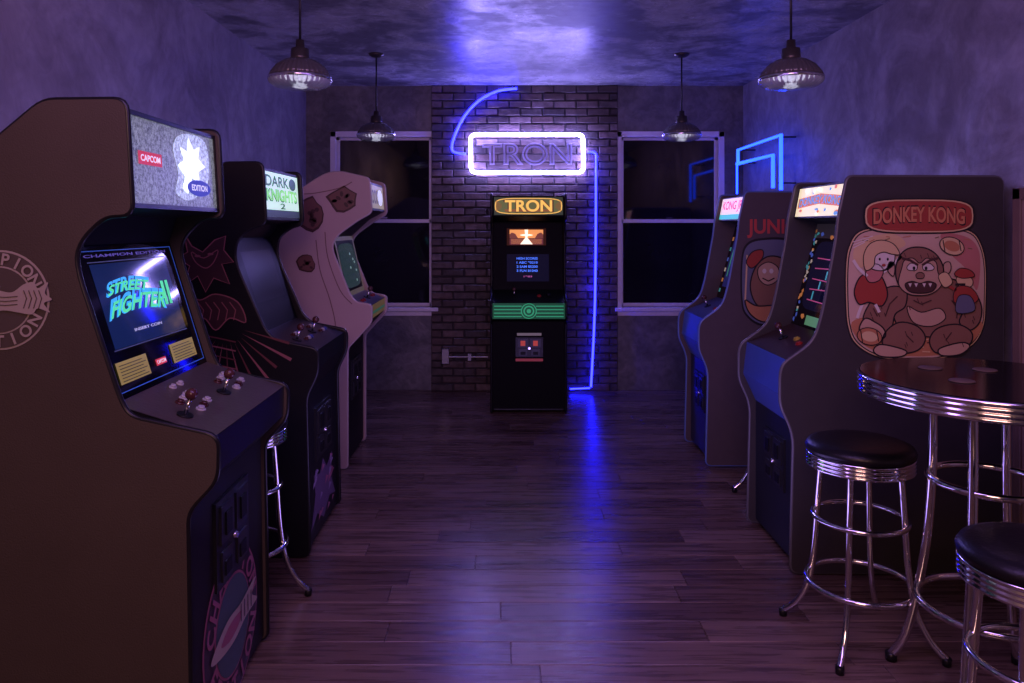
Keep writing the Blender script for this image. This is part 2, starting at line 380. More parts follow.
# ------------------------------------------------------------ pendants
glass=mat('ribbed_glass',(.6,.6,.66),.12,var=.1,coat=.5)
glass.node_tree.nodes['Principled BSDF'].inputs['Transmission Weight'].default_value=.5
capm=mat('bronze_metal',(.10,.085,.075),.35,.7)
for X,Y in((-.97,3.67),(-.97,5.91),(1.40,3.67),(1.405,5.91)):
    g=group('pendant_lamp',(X,Y,ZC)); c=(X,Y,2.245)
    lathe('canopy',[(0,-.028),(.03,-.026),(.055,-.012),(.06,0),(0,0)],(X,Y,ZC),capm,g)
    cyl('rod',(X,Y,2.44),(X,Y,ZC-.02),.006,darkmetal,g)
    lathe('cap',[(0,.215),(.02,.212),(.022,.175),(.042,.17),(.045,.13),(.05,.118),(0,.118)],c,capm,g)
    lathe('upper_shade',[(.045,.122),(.075,.112),(.11,.088),(.135,.055),(.145,.03),(.141,.03),(.13,.052),(.105,.084),(.07,.106),(.045,.116)],c,mat('smoked_ribbed_glass',(.12,.11,.11),.2,.3),g,144,36,.035)
    lathe('rim_band',[(.146,.032),(.152,.03),(.153,.02),(.148,.016),(.144,.02),(.144,.03)],c,chrome,g)
    lathe('lower_lens',[(.147,.018),(.142,.004),(.12,-.012),(.08,-.022),(0,-.027),(0,-.023),(.08,-.018),(.118,-.008),(.139,.006),(.143,.018)],c,glass,g,144,36,.03)
    ball('bulb',(X,Y,2.31),.03,mat('bulb',(.8,.8,.8),.3,em=(.85,.85,1),es=4),g)

# ------------------------------------------------------------ cabinet left 1
tan=mat('tan_laminate',(.070,.053,.037),.55,bump=.3,bs=200,vs=3,var=.2,spec=.3)
pinkl=mat('pink_laminate',(.42,.30,.27),.5,vs=3)
greyside=mat('grey_laminate',(.045,.040,.039),.5,bump=.2,bs=200,spec=.3)
mblk=mat('black_molding',(.010,.010,.011),.3,spec=.3)
outer1=[(-1.80,.012),(-1.80,1.49),(-1.293,1.913),(-1.06,1.915),(-1.042,1.589),(-1.118,1.59),(-1.186,1.524),(-1.208,1.456,.08),(-1.079,1.068),(-1.05,1.017),(-.80,.963),(-.803,.842),(-.887,.752),(-.876,.012)]
inner1=[(-1.29,1.895),(-1.075,1.895),(-1.057,1.61),(-1.21,1.59),(-1.24,1.50),(-1.10,1.05),(-.812,.96),(-.815,.85),(-.90,.765),(-.888,.03)]
g,pp=cabinet('E',outer1,inner1,[(-1.78,.03),(-1.78,1.47)],2.14,2.86,tan,mblk)
def speckle(name,c1,c2,es,scale):
    m,nt,b=new_mat(name); N=nt.nodes;L=nt.links
    tc=N.new('ShaderNodeTexCoord'); v=N.new('ShaderNodeTexNoise'); v.inputs['Scale'].default_value=scale; v.inputs['Detail'].default_value=10; v.inputs['Roughness'].default_value=.85
    L.new(tc.outputs['Object'],v.inputs['Vector']); r=N.new('ShaderNodeValToRGB'); r.color_ramp.elements[0].position=.42;r.color_ramp.elements[1].position=.6
    r.color_ramp.elements[0].color=(*c1,1); r.color_ramp.elements[1].color=(*c2,1); L.new(v.outputs['Fac'],r.inputs['Fac'])
    L.new(r.outputs['Color'],b.inputs['Base Color']); L.new(r.outputs['Color'],b.inputs['Emission Color']); b.inputs['Emission Strength'].default_value=es; b.inputs['Roughness'].default_value=.3; b.inputs['Specular IOR Level'].default_value=.3
    return m
mq=pp[1]
mq.quad(.02,.05,.98,.95,speckle('marquee_stone',(.025,.03,.035),(.25,.28,.28),.85,80),1,'marquee')
glow1=flat('marquee_hot',(.85,.92,1.0),1.0); glow2=speckle('marquee_bright',(.12,.15,.19),(.6,.7,.78),.9,70)
mq.poly([(.46,.2),(.5,.42),(.46,.7),(.52,.86),(.68,.93),(.86,.88),(.9,.6),(.86,.35),(.74,.2),(.6,.12)],glow2,2,sm=True)
mq.poly([(.54,.26),(.58,.40),(.50,.52),(.58,.60),(.54,.74),(.62,.70),(.64,.88),(.70,.74),(.78,.80),(.75,.64),(.84,.56),(.74,.48),(.76,.32),(.66,.40),(.60,.2)],glow1,3)
redp=flat('logo_red',(.6,.03,.03),.4); whp=flat('logo_white',(.8,.8,.85),.5); navy=flat('logo_blue',(.02,.04,.35),.4)
mq.quad(.1,.46,.33,.60,redp,2); mq.text('CAPCOM',.12,.495,.31,.565,whp,3)
mq.ell(.74,.28,.15,.10,navy,4); mq.text('EDITION',.64,.245,.84,.32,whp,5)
for a in((.0,.0,1,.05),(.0,.95,1,1),(0,0,.02,1),(.98,0,1,1)): mq.pbox(*a,.006,mblk,'marquee_frame')
sc=pp[4]
sc.quad(0,0,1,1,blackgl,1,'screen_glass')
lb=flat('bezel_blue',(.03,.09,.42),.4)
for q in((.03,.04,.975,.046),(.03,.955,.975,.961),(.03,.04,.037,.96),(.968,.04,.975,.96)): sc.quad(*q,lb,2,'bezel_line')
for q in((.12,.30,.88,.307),(.12,.88,.88,.887)): sc.quad(*q,flat('bezel_grey',(.05,.06,.12),.3),2)
cy=flat('screen_cyan',(.02,.26,.6),1.0); gr=flat('screen_green',(.05,.48,.18),1.0); dkb=mat('screen_blue',(.006,.01,.04),.06,em=(.01,.025,.13),es=.5,var=.05)
sc.quad(.13,.31,.87,.87,dkb,2,'screen_picture')
sc.text('STREET',.18,.64,.58,.74,cy,3,skew=.12,arch=.3); sc.text('FIGHTER',.15,.49,.72,.63,cy,3,skew=.12,arch=.3); sc.text('FIGHTER',.165,.502,.705,.61,gr,4,skew=.12,arch=.3); sc.text('STREET',.195,.65,.57,.72,gr,4,skew=.12,arch=.3)
sc.text('II',.72,.52,.80,.70,gr,4,skew=.12)
sc.text('INSERT COIN',.34,.39,.62,.41,flat('screen_white',(.4,.4,.6),.6),3)
pur=flat('bezel_purple',(.09,.06,.3),.4)
sc.text('CHAMPION EDITION',.1,.915,.9,.935,pur,3)
card=flat('instruction_card',(.40,.32,.04),.25)
for x in(.09,.62):
    sc.quad(x,.09,x+.28,.23,card,3,'instruction_card')
    for k in range(6): sc.quad(x+.02,.103+k*.02,x+.26-.03*(k%2),.108+k*.02,black,4)
sc.quad(.44,.12,.55,.165,redp,3); sc.text('CAPCOM',.45,.13,.54,.155,whp,4)
cp=pp[5]
cp.quad(0,0,1,1,mat('control_panel_brown',(.07,.055,.05),.35,bump=.2),1,'control_panel')
for a in(.12,.58):
    joystick(cp,a,.42,drk)
    for k in range(3):
        for q in range(2): button(cp,a+.13+.07*k,.38+.22*q+.03*k,[drk,wht,wht][k] if q else [wht,drk,wht][k],.012)
for a in(.42,.5): button(cp,a,.85,wht,.010)
pp[6].quad(0,0,1,1,mblk,1)
fr=pp[8]; fr.quad(0,0,1,1,mat('front_black',(.012,.010,.011),.5,spec=.25),1,'front_panel')
coindoor(fr,.3,.52,.74,.9)
pk=flat('emblem_pink',(.40,.12,.19)); cream=flat('emblem_cream',(.5,.42,.36)); dkr=flat('emblem_dark',(.05,.03,.05)); tl=flat('emblem_teal',(.06,.10,.12))
fr.asp=fr.w/fr.h
A=fr.asp
for r_,m_,l_ in((.37,pk,2),(.355,dkr,3),(.24,pk,4),(.228,tl,5)): fr.ell(.52,.29,r_,r_*A,m_,l_,n=40)
fr.arctext('CHAMPION',.52,.29,.295,math.radians(165),math.radians(15),.10,pk,6)
fr.arctext('EDITION',.52,.29,.295,math.radians(205),math.radians(335),.10,pk,6,inward=True)
fr.poly([(.22,.26),(.34,.32),(.46,.345),(.62,.34),(.84,.37),(.78,.31),(.86,.255),(.68,.245),(.52,.215),(.34,.225)],cream,7,sm=True)
fr.poly([(.34,.275),(.46,.315),(.62,.305),(.57,.26),(.45,.245)],pk,8,sm=True)
for k in range(4): fr.quad(.6+.05*k,.26,.612+.05*k,.34,dkr,9)
sp=pixpanel(2.14,g)
cr2=flat('side_cream',(.38,.32,.26)); bg=flat('side_emblem_brown',(.08,.06,.045))
cxx,cyy,rr=0,300,50
sp.ell(cxx,cyy,rr,rr,cr2,1,n=48); sp.ell(cxx,cyy,rr-2,rr-2,bg,2,n=48); sp.ell(cxx,cyy,rr-16,rr-16,cr2,3,n=48); sp.ell(cxx,cyy,rr-17.5,rr-17.5,bg,4,n=48)
def pxarc(pn,t,cx,cy,r,a0,a1,hh,m,lay,inward=False):
    k=len(t)
    for i,ch in enumerate(t):
        a=a0+(a1-a0)*i/(k-1); vs_,fs_,ar=textmesh(ch); rx,ry=math.cos(a),math.sin(a)
        if inward: ux,uy,vx,vy=-ry,rx,-rx,-ry
        else: ux,uy,vx,vy=ry,-rx,rx,ry
        hw=hh*min(ar,1)*.5
        mesh('lettering',[pn.pt(cx+rx*r+ux*(x-.5)*2*hw+vx*(y-.5)*hh,cy-(ry*r+uy*(x-.5)*2*hw+vy*(y-.5)*hh),lay*LAY) for x,y,z in vs_],fs_,m,pn.p,recalc=False)
pxarc(sp,'CHAMPION',cxx,cyy,rr-9,math.radians(150),math.radians(28),12,cr2,5)
pxarc(sp,'EDITION',cxx,cyy,rr-9,math.radians(210),math.radians(332),12,cr2,5,True)
sp.poly([(-35,296),(-20,288),(0,290),(14,292),(26,284),(36,282),(40,288),(50,282),(47,293),(54,299),(46,303),(52,312),(40,308),(34,314),(20,312),(6,310),(-8,312),(-25,308)],cr2,7,sm=True)
for k in range(4): sp.line([(26+5*k,290),(29+5*k,298),(26+5*k,308)],1.0,bg,8)
for y in(296,300,304): sp.line([(-10,y),(8,y+1),(20,y)],.9,bg,8)

# ------------------------------------------------------------ cabinet left 2
outer2=[(-1.80,.012),(-1.80,1.40),(-1.31,1.854),(-1.12,1.856),(-1.105,1.57),(-1.17,1.555),(-1.24,1.50),(-1.255,1.40,.08),(-1.11,1.07),(-1.06,1.02),(-.86,.98),(-.862,.87),(-.915,.76),(-.90,.012)]
inner2=[(-1.31,1.84),(-1.133,1.84),(-1.118,1.59),(-1.24,1.57),(-1.285,1.5),(-1.135,1.05),(-.872,.97),(-.875,.88),(-.925,.77),(-.912,.03)]
g,pp=cabinet('E',outer2,inner2,[(-1.78,.03),(-1.78,1.38)],3.56,4.25,black,mblk)
mq=pp[1]; mq.quad(.03,.06,.97,.94,flat('marquee_pale_green',(.5,.72,.55),.8),1,'marquee')
dkg=flat('marquee_dark_green',(.02,.10,.03),.4); lg=flat('marquee_lime',(.2,.6,.13),.8)
mq.quad(.03,.06,.97,.2,flat('marquee_night',(.03,.06,.05),.3),2); mq.text('DARK',.08,.66,.7,.88,dkg,2); mq.text('KNIGHTS',.08,.36,.92,.62,dkg,2); mq.text('KNIGHTS',.095,.385,.905,.61,lg,3); mq.text('2',.42,.22,.56,.34,dkg,3); mq.ell(.8,.76,.1,.13,dkg,2)
crt=mat('crt_off',(.004,.004,.006),.3,spec=.1)
sc=pp[4]; sc.quad(0,0,1,1,mat('dark_bezel',(.004,.004,.006),.4,spec=.1),1,'screen_glass'); sc.quad(.14,.3,.86,.85,crt,2); 
cp=pp[5]; cp.quad(0,0,1,1,mat('control_panel_dark',(.015,.012,.015),.35),1,'control_panel')
for a in(.16,.62):
    joystick(cp,a,.45,drk)
    for k in range(3):
        for q in range(2): button(cp,a+.12+.065*k,.35+.25*q,[drk,wht,blu][k],.011)
fr=pp[8]; fr.quad(0,0,1,1,mat('front_black2',(.008,.008,.010),.45,spec=.25),1,'front_panel'); coindoor(fr,.25,.5,.75,.85,)
viol=flat('art_violet',(.12,.07,.15)); viol2=flat('art_lilac',(.32,.22,.38))
fr.poly([(.1,.08),(.25,.28),(.2,.42),(.4,.38),(.5,.46),(.62,.37),(.82,.43),(.76,.26),(.92,.1),(.7,.14),(.5,.05),(.3,.14)],viol,2)
for k in range(22):
    a=random.uniform(.12,.82); b=random.uniform(.05,.42); q=random.uniform(.6,1.3); fr.poly([(a,b),(a+.12*q,b+.03*q),(a+.03,b+.06*q)],viol2 if k%2 else pk,3+.1*(k%4))
sp=pixpanel(3.56,g); rdk=flat('art_maroon',(.11,.03,.03)); rdl=flat('art_rose',(.24,.08,.08))
for i in range(13):
    a=math.radians(20+i*12); c=(226,325); L0,L1=18,66+8*(i%2); w=.022
    sp.poly([(c[0]-L0*math.cos(a),c[1]+L0*math.sin(a)),(c[0]-L1*math.cos(a-w),c[1]+L1*math.sin(a-w)),(c[0]-L1*math.cos(a+w),c[1]+L1*math.sin(a+w))],rdl if i%2 else rdk,1)
def outl(pts,w,m,lay,closed=True,sm=True):
    q=[(v.x,v.y) for v in catmull([(a,b,0) for a,b in pts],5,closed)] if sm else list(pts)
    if closed: q.append(q[0])
    sp.line(q,w,m,lay)
dem=[(184,232),(192,246),(203,252),(215,240),(226,236),(224,250),(234,262),(222,264),(230,284),(214,278),(206,292),(198,276),(184,286),(190,266),(178,258),(188,252)]
sp.poly(dem,flat('art_demon',(.04,.012,.015)),2); outl(dem,1.2,rdl,3,sm=False)
outl([(192,252),(204,258),(218,250),(214,262),(206,268),(196,262)],1,rdl,3)
ch=[(184,294),(200,300),(216,294),(238,302),(246,322),(230,318),(216,330),(204,318),(188,326),(178,310)]
sp.poly(ch,flat('art_demon',(.04,.012,.015)),2,sm=True); outl(ch,1.2,rdl,3)
for x,y in((198,256),(211,254)): sp.ell(x,y,3,1.2,rdl,4)
for k in range(6): sp.line([(190+8*k,302),(196+8*k,310),(194+8*k,320)],1,rdl,4)
for k in range(4): outl([(186,340+8*k),(205,336+9*k),(236,342+9*k)],1.4,rdl if k%2 else rdk,2,closed=False)
# ------------------------------------------------------------ cabinet left 3
cream_m=mat('cream_molding',(.45,.36,.34),.35)
outer3=[(-1.80,.012),(-1.80,1.35),(-1.30,1.78),(-1.12,1.90,.08),(-1.02,1.905),(-.845,1.865),(-.83,1.65),(-.92,1.60),(-1.06,1.50,.06),(-1.09,1.42,.06),(-.97,1.12),(-.93,1.07),(-.83,1.055),(-.832,.945),(-.985,.78),(-.985,.012)]
inner3=[(-1.02,1.89),(-.858,1.85),(-.843,1.665),(-.95,1.61),(-1.08,1.49),(-.99,1.10),(-.842,1.045),(-.845,.955),(-.997,.785),(-.997,.03)]
g,pp=cabinet('E',outer3,inner3,[(-1.78,.03),(-1.78,1.33),(-1.29,1.77),(-1.1,1.88)],4.86,5.52,pinkl,cream_m,r=.025)
mq=pp[1]; mq.quad(.03,.08,.97,.92,flat('marquee_mustard',(.30,.25,.10),.5),1,'marquee'); mq.text('ROCKS',.1,.25,.6,.75,flat('marquee_brown',(.12,.05,.02)),2); mq.ell(.72,.5,.17,.3,flat('mq_pale',(.55,.55,.65),.7),2)
sc=pp[4]; sc.quad(0,0,1,1,mat('dark_bezel',(.006,.006,.008),.3,spec=.2),1,'screen_glass'); sc.ell(.5,.5,.42,.38,mat('screen_teal',(.01,.02,.025),.1,em=(.03,.06,.07),es=.5),2,e=5)
bz=flat('bezel_sand',(.22,.18,.11),.15)
for q in((0,0,.06,1),(.94,0,1,1),(0,0,1,.08),(0,.93,1,1)): sc.quad(*q,bz,2)
for k in range(6): sc.ell(random.uniform(.2,.8),random.uniform(.2,.8),.035,.025,flat('screen_rock',(.15,.25,.2),.5),3,n=7)
cp=pp[5]; cp.quad(0,0,1,1,mat('control_panel_slate',(.06,.06,.08),.3),1,'control_panel')
joystick(cp,.5,.5,drk); 
for a in(.15,.25,.75,.85): button(cp,a,.45,red,.012)
pp[6].quad(0,0,1,1,flat('control_stripe_ochre',(.30,.20,.06),.12),1); pp[6].quad(0,.3,1,.5,flat('stripe_green',(.05,.2,.12),.2),2)
fr=pp[8]; fr.quad(0,0,1,1,black,1,'front_panel'); coindoor(fr,.25,.5,.75,.85)
sp=pixpanel(4.86,g); brn=flat('art_brown',(.05,.015,.014)); brn2=flat('art_brown_light',(.14,.055,.045))
def rock(cx,cy,rx,ry,sd):
    random.seed(sd); pts=[]
    for i in range(13):
        a=2*math.pi*i/13; k=random.uniform(.78,1.12); pts.append((cx+rx*k*math.cos(a),cy+ry*k*math.sin(a)))
    sp.poly(pts,brn,1); sp.poly([(cx+(x-cx)*.86+.5,cy+(y-cy)*.86-.5) for x,y in pts],brn2,2)
    for j in range(9):
        a=random.uniform(0,6.3); k=random.uniform(.1,.65); sp.ell(cx+rx*k*math.cos(a),cy+ry*k*math.sin(a),rx*.18,ry*.13,brn,3,n=9,rot=a)
rock(342,200,16,13,3); rock(311,214,13,17,5); rock(306,264,10,10,12)
wl=flat('art_seam',(.18,.10,.09))
outl([(352,182),(340,188),(316,193),(304,194)],1,wl,1,closed=False); outl([(325,232),(328,258),(340,290),(352,304)],1,wl,1,closed=False)
outl([(316,240),(320,270),(330,300),(336,330),(336,380)],1,wl,1,closed=False)
random.seed(8)
# ------------------------------------------------------------ cabinet facing camera
outerT=[(7.15,.012),(7.15,1.832),(6.345,1.832),(6.33,1.63),(6.42,1.60),(6.47,1.50),(6.45,1.05),(6.40,1.0),(6.27,.93),(6.27,.80),(6.34,.76),(6.32,.012)]
innerT=[(7.13,1.815),(6.365,1.815),(6.35,1.645),(6.45,1.61),(6.55,1.60),(6.49,1.02),(6.285,.925),(6.285,.795),(6.355,.765),(6.335,.03)]
mT=mat('matte_black_laminate',(.003,.003,.004),.6,var=.2,spec=.12)
g,pp=cabinet('S',outerT,innerT,[(7.13,.03)],-.09,.55,mT,mblk,mT,r=.02)
mq=pp[1]; mq.quad(.02,.06,.98,.94,flat('mq_forest',(.02,.04,.015),.5),1,'marquee')
amb=flat('marquee_amber',(.75,.42,.08),.9); amd=flat('marquee_rust',(.22,.08,.02),.7)
mq.ell(.5,.5,.47,.40,amb,2,e=4); mq.ell(.5,.5,.455,.36,flat('mq_olive',(.10,.11,.03),.7),3,e=4)
mq.text('TRON',.15,.17,.85,.83,flat('mq_dkbrown',(.1,.03,.01),.3),4); mq.text('TRON',.17,.22,.83,.80,amb,5); mq.quad(.17,.22,.83,.34,amd,4.5)
for k in range(5): mq.quad(.05+.016*k,.2+.05*k,.058+.016*k,.8-.05*k,amd,5); mq.quad(.95-.016*k,.2+.05*k,.942-.016*k,.8-.05*k,amd,5)
bez=pp[4]; bez.quad(0,0,1,1,mT,1,'bezel')
orr=flat('picture_orange',(.70,.26,.07),.9); wh=flat('picture_glow',(1,.82,.62),1.0)
bez.pbox(.20,.65,.76,.90,.012,mat('picture_red',(.03,.01,.01),.6,em=(.06,.015,.01),es=.5,spec=.1),'picture_panel')
bez.quad(.24,.755,.72,.88,orr,10); bez.quad(.24,.66,.72,.75,flat('pic_dark',(.12,.02,.025),.6),10)
dk2=flat('pic_dk2',(.2,.05,.03),.5)
bez.poly([(.24,.755),(.36,.755),(.32,.82),(.27,.84),(.24,.81)],dk2,11); bez.poly([(.72,.755),(.60,.755),(.64,.82),(.69,.84),(.72,.81)],dk2,11)
bez.poly([(.455,.88),(.505,.88),(.495,.76),(.57,.665),(.39,.665),(.465,.76)],wh,12)
bez.ell(.48,.80,.09,.014,wh,12)
for k in range(5): bez.quad(.26,.672+.016*k,.70,.675+.016*k,orr,11)
bez.quad(.2,.12,.8,.52,mat('screen_black',(.003,.004,.01),.4,em=(.002,.005,.04),es=.3,spec=.1),2,'screen_picture')
bt=flat('screen_text_blue',(.05,.16,.85),.9)
for k,t in enumerate(('HIGH SCORES','1 ABC 90210','2 SAM 85200','3 FLN 81040')):
    bez.text(t,.34,.44-k*.06,.64,.475-k*.06,bt,3)
bez.text('1983',.44,.18,.56,.205,flat('screen_mag',(.4,.08,.3),.6),3)
cp=pp[5]; cp.quad(0,0,1,1,mat('control_green_black',(.006,.009,.007),.5,spec=.2),1,'control_panel')
joystick(cp,.30,.5,drk); button(cp,.65,.5,red); ball('spinner',cp.pt(.78,.5,.015),.02,black,g)
cf=pp[6]; gd=flat('green_glow_dark',(.0,.05,.017),.6); gg=flat('green_glow',(.02,.30,.13),.6)
cf.quad(0,0,1,1,gd,1)
for k in range(4): cf.quad(.02,.12+.22*k,.40,.18+.22*k,gg,2); cf.quad(.60,.12+.22*k,.98,.18+.22*k,gg,2)
ca=cf.w/cf.h
for r_,m_ in((.11,gg),(.095,gd),(.075,gg),(.055,gd),(.03,gg)): cf.ell(.5,.5,r_,min(r_*ca,.49),m_,3+(.11-r_)*40)
fr=pp[8]; fr.quad(0,0,1,1,mT,1,'front_panel')
coindoor(fr,.32,.60,.70,.82,lampred)
fr.quad(.34,.84,.68,.87,flat('plate_grey',(.2,.16,.18),.3),2); fr.quad(.32,.55,.70,.58,mat('red_strip',(.15,.02,.02),.4,em=(.3,.03,.04),es=.4),2)
fr.pbox(.02,.0,.98,.015,.004,darkmetal,'kick_plate')

# ------------------------------------------------------------ right cabinets
def rightcab(dx,Y0,Y1,mside,mold,body):
    outer=[(2.24,.012),(2.24,1.778),(1.549,1.780,.025),(1.51,1.60,.02),(1.50,1.50),(1.44,1.17,.08),(1.40,1.04,.06),(1.265,.945,.03),(1.25,.90,.03),(1.25,.76),(1.31,.63,.06),(1.295,.012)]
    inner=[(2.22,1.76),(1.565,1.76),(1.535,1.60),(1.63,1.585),(1.66,1.57),(1.52,1.05),(1.29,.955),(1.27,.79),(1.335,.65),(1.335,.03)]
    outer=[(q[0]+dx,)+tuple(q[1:]) for q in outer]; inner=[(a+dx,b) for a,b in inner]
    return cabinet('W',outer,inner,[(2.22+dx,.03)],Y0,Y1,mside,mold,body)
bluel=mat('blue_laminate',(.05,.09,.34),.35)
g,pp=rightcab(0,3.39,4.0,greyside,mat('grey_molding',(.10,.095,.10),.35),mat('body_dark',(.01,.01,.014),.45,spec=.25))
mq=pp[1]; mq.quad(.02,.05,.98,.95,flat('mq_yellow',(.78,.66,.40),.8),1,'marquee')
mb_=flat('mq_blue',(.08,.25,.5),.7); mr_=flat('mq_red',(.55,.14,.04),.7); mw_=flat('mq_white',(.9,.85,.8),.9)
mq.poly([(.05,.3),(.5,.42),(.95,.3),(.95,.62),(.5,.74),(.05,.62)],mr_,2); mq.text('DONKEY KONG',.08,.34,.92,.60,mb_,3,arch=.35)
random.seed(21)
for k in range(14):
    x=random.uniform(.06,.94); y=random.choice((random.uniform(.08,.26),random.uniform(.78,.9))); mq.ell(x,y,random.uniform(.02,.05),random.uniform(.04,.07),(mw_,mb_,mr_)[k%3],3+.1*k,n=7)
sc=pp[4]; sc.quad(0,0,1,1,blackgl,1,'screen_glass'); 
random.seed(11)
bzc=[flat('bz_teal',(.05,.25,.25),.4),flat('bz_orange',(.5,.18,.05),.4),flat('bz_cream',(.45,.36,.28),.4),flat('bz_blue',(.06,.1,.4),.4)]
sc.quad(.0,.86,1,1,flat('bz_dark',(.04,.03,.04),.2),2)
for k in range(30):
    for x0 in(.0,.885):
        a=x0+random.uniform(.02,.08); b=random.uniform(.04,.96); sc.poly([(a+random.uniform(.01,.035)*math.cos(t),b+random.uniform(.01,.03)*math.sin(t)) for t in(0,1.2,2.5,3.8,5)],bzc[k%4],2+.1*(k%5))
for k in range(16):
    a=random.uniform(.1,.9); b=random.choice((random.uniform(.87,.97),random.uniform(.04,.1))); sc.poly([(a+random.uniform(.02,.05)*math.cos(t),b+random.uniform(.01,.03)*math.sin(t)) for t in(0,1.2,2.5,3.8,5)],bzc[k%4],2.5+.1*(k%5))
sc.ell(.5,.5,.38,.33,mat('dkscreen',(.004,.004,.01),.06,em=(.005,.005,.03),es=.4),4,e=6)
for k in range(5): sc.poly([(.22,.26+.1*k),(.78,.26+.1*k+(.015 if k%2 else -.015)),(.78,.27+.1*k+(.015 if k%2 else -.015)),(.22,.27+.1*k)],flat('girder',(.35,.05,.14),.6),5); sc.quad(.3+.09*k,.27+.1*k,.325+.09*k,.35+.1*k,flat('ladder',(.05,.3,.35),.5),5)
sc.quad(.3,.03,.7,.12,flat('card2',(.10,.28,.12),.4),4)
cp=pp[5]; cp.quad(0,0,1,1,mat('control_panel_red',(.04,.018,.018),.3),1,'control_panel'); joystick(cp,.35,.5,drk); button(cp,.7,.5,red); button(cp,.55,.6,yel)
pp[6].quad(0,0,1,1,bluel,1,'control_front'); pp[7].quad(0,0,1,1,bluel,1,'lower_control_front')
fr=pp[8]; fr.quad(0,0,1,1,mat('front_navy',(.010,.012,.022),.45),1,'front_panel'); coindoor(fr,.28,.45,.74,.85)
# side art
sp=pixpanel(3.39,g)
ak=flat('art_black',(.015,.013,.015)); ao=flat('art_peach',(.62,.44,.30)); ar_=flat('art_red',(.36,.055,.035)); abr=flat('art_gorilla',(.26,.13,.08)); abd=flat('art_gorilla_dark',(.07,.03,.025)); abl=flat('art_gorilla_light',(.54,.35,.22)); apk=flat('art_pink',(.52,.20,.16)); ay=flat('art_tan',(.70,.50,.24)); aw=flat('art_white',(.72,.65,.54)); abz=flat('art_steel',(.13,.14,.2)); aor=flat('art_rust',(.50,.21,.09)); aol=flat('art_olive',(.18,.15,.05))
oval=[(847,300),(847,268),(850,248),(860,233),(885,228),(915,227),(945,228),(970,233),(980,247),(984,268),(984,300),(982,325),(972,343),(950,355),(915,359),(880,356),(857,343),(849,325)]
def sca(pts,k,c=(915,293)): return [(c[0]+(x-c[0])*k,c[1]+(y-c[1])*k) for x,y in pts]
sp.poly(sca(oval,1.035),ak,1,sm=True); sp.poly(sca(oval,1.015),ay,2,sm=True); sp.poly(sca(oval,1.0),ak,3,sm=True); sp.poly(sca(oval,.985),ao,4,sm=True)
sp.poly([(851,322),(880,316),(915,326),(950,318),(981,322),(972,341),(948,353),(915,356),(882,353),(860,342)],aor,5,sm=True)
sp.poly([(853,250),(866,238),(892,234),(905,244),(890,252),(870,262),(856,268)],ay,5,sm=True)
sp.poly([(940,234),(968,238),(979,256),(976,290),(966,270),(950,254)],apk,5,sm=True)
def shp(pts,m,lay,w=1.4,sm=True):
    sp.poly(pts,m,lay,sm=sm); outl(pts,w,ak,lay+.4,sm=sm)
shp([(900,284),(915,276),(940,276),(962,284),(975,300),(974,318),(962,330),(944,336),(918,336),(900,330),(892,314),(892,298)],abr,6)
shp([(905,290),(892,286),(878,292),(868,304),(862,318),(866,330),(878,334),(890,328),(894,314),(904,306)],abr,7)
shp([(864,318),(858,328),(862,338),(874,341),(884,336),(882,328),(874,322)],abl,8)
shp([(956,290),(972,292),(980,306),(978,322),(968,330),(958,322),(962,308)],abr,7)
shp([(898,322),(884,332),(882,346),(896,353),(916,350),(924,338),(916,326)],abr,8)
shp([(936,328),(928,340),(934,352),(952,352),(968,344),(970,332),(956,324)],abr,8)
shp([(880,344),(872,350),(880,356),(900,356),(904,350)],abl,9); shp([(938,348),(940,355),(958,354),(968,346),(960,342)],abl,9)
shp([(906,306),(920,312),(938,308),(944,318),(930,326),(912,322)],abl,7.5,1)
shp([(894,270),(898,256),(908,248),(924,248),(936,256),(942,270),(938,284),(926,294),(908,294),(897,284)],abr,9)
shp([(893,264),(888,262),(886,270),(892,276)],abl,9,1); shp([(942,264),(948,262),(949,270),(943,276)],abl,9,1)
shp([(900,268),(903,260),(911,258),(918,263),(925,258),(934,262),(936,272),(940,284),(928,294),(908,294),(897,284)],abl,10,1)
shp([(905,267),(909,263),(915,265),(914,270),(907,270)],aw,11,.8); shp([(921,265),(927,263),(932,267),(930,270),(922,270)],aw,11,.8)
sp.ell(912,268,1.4,1.8,ak,12); sp.ell(924,268,1.4,1.8,ak,12)
sp.line([(900,258),(908,260),(916,265)],2.4,abd,12); sp.line([(936,258),(928,260),(920,265)],2.4,abd,12)
shp([(914,274),(918,272),(922,274),(921,278),(915,278)],abr,12,.8)
shp([(903,284),(910,281),(918,283),(926,281),(934,284),(930,291),(918,293),(907,291)],abd,12,1)
for x in(908,914,922,928): sp.poly([(x-1.8,283),(x+1.8,283),(x,287)],aw,12.6)
for pts in([(912,300),(920,304),(930,300)],[(896,296),(888,304),(884,316)],[(950,300),(956,308),(955,318)],[(872,308),(876,316)],[(905,335),(912,342)],[(950,332),(944,340)]): sp.line(pts,1.2,abd,9)
for k in range(26):
    x,y=random.choice(((900+random.uniform(0,60),296+random.uniform(0,10)),(868+random.uniform(0,20),300+random.uniform(0,24)),(902+random.uniform(0,30),252+random.uniform(0,5)),(962+random.uniform(0,12),300+random.uniform(0,20)),(888+random.uniform(0,24),330+random.uniform(0,14)),(936+random.uniform(0,26),332+random.uniform(0,12)))); sp.line([(x,y),(x+1.5,y+4)],.8,abd,9.2)
shp([(853,292),(858,278),(868,272),(878,274),(884,284),(886,296),(880,306),(868,302),(858,304)],ar_,8)
shp([(864,274),(868,266),(876,264),(882,270),(878,280),(868,282)],apk,8.6,1)
shp([(868,266),(866,254),(874,246),(886,246),(893,252),(892,264),(884,270),(874,270)],aw,9,1)
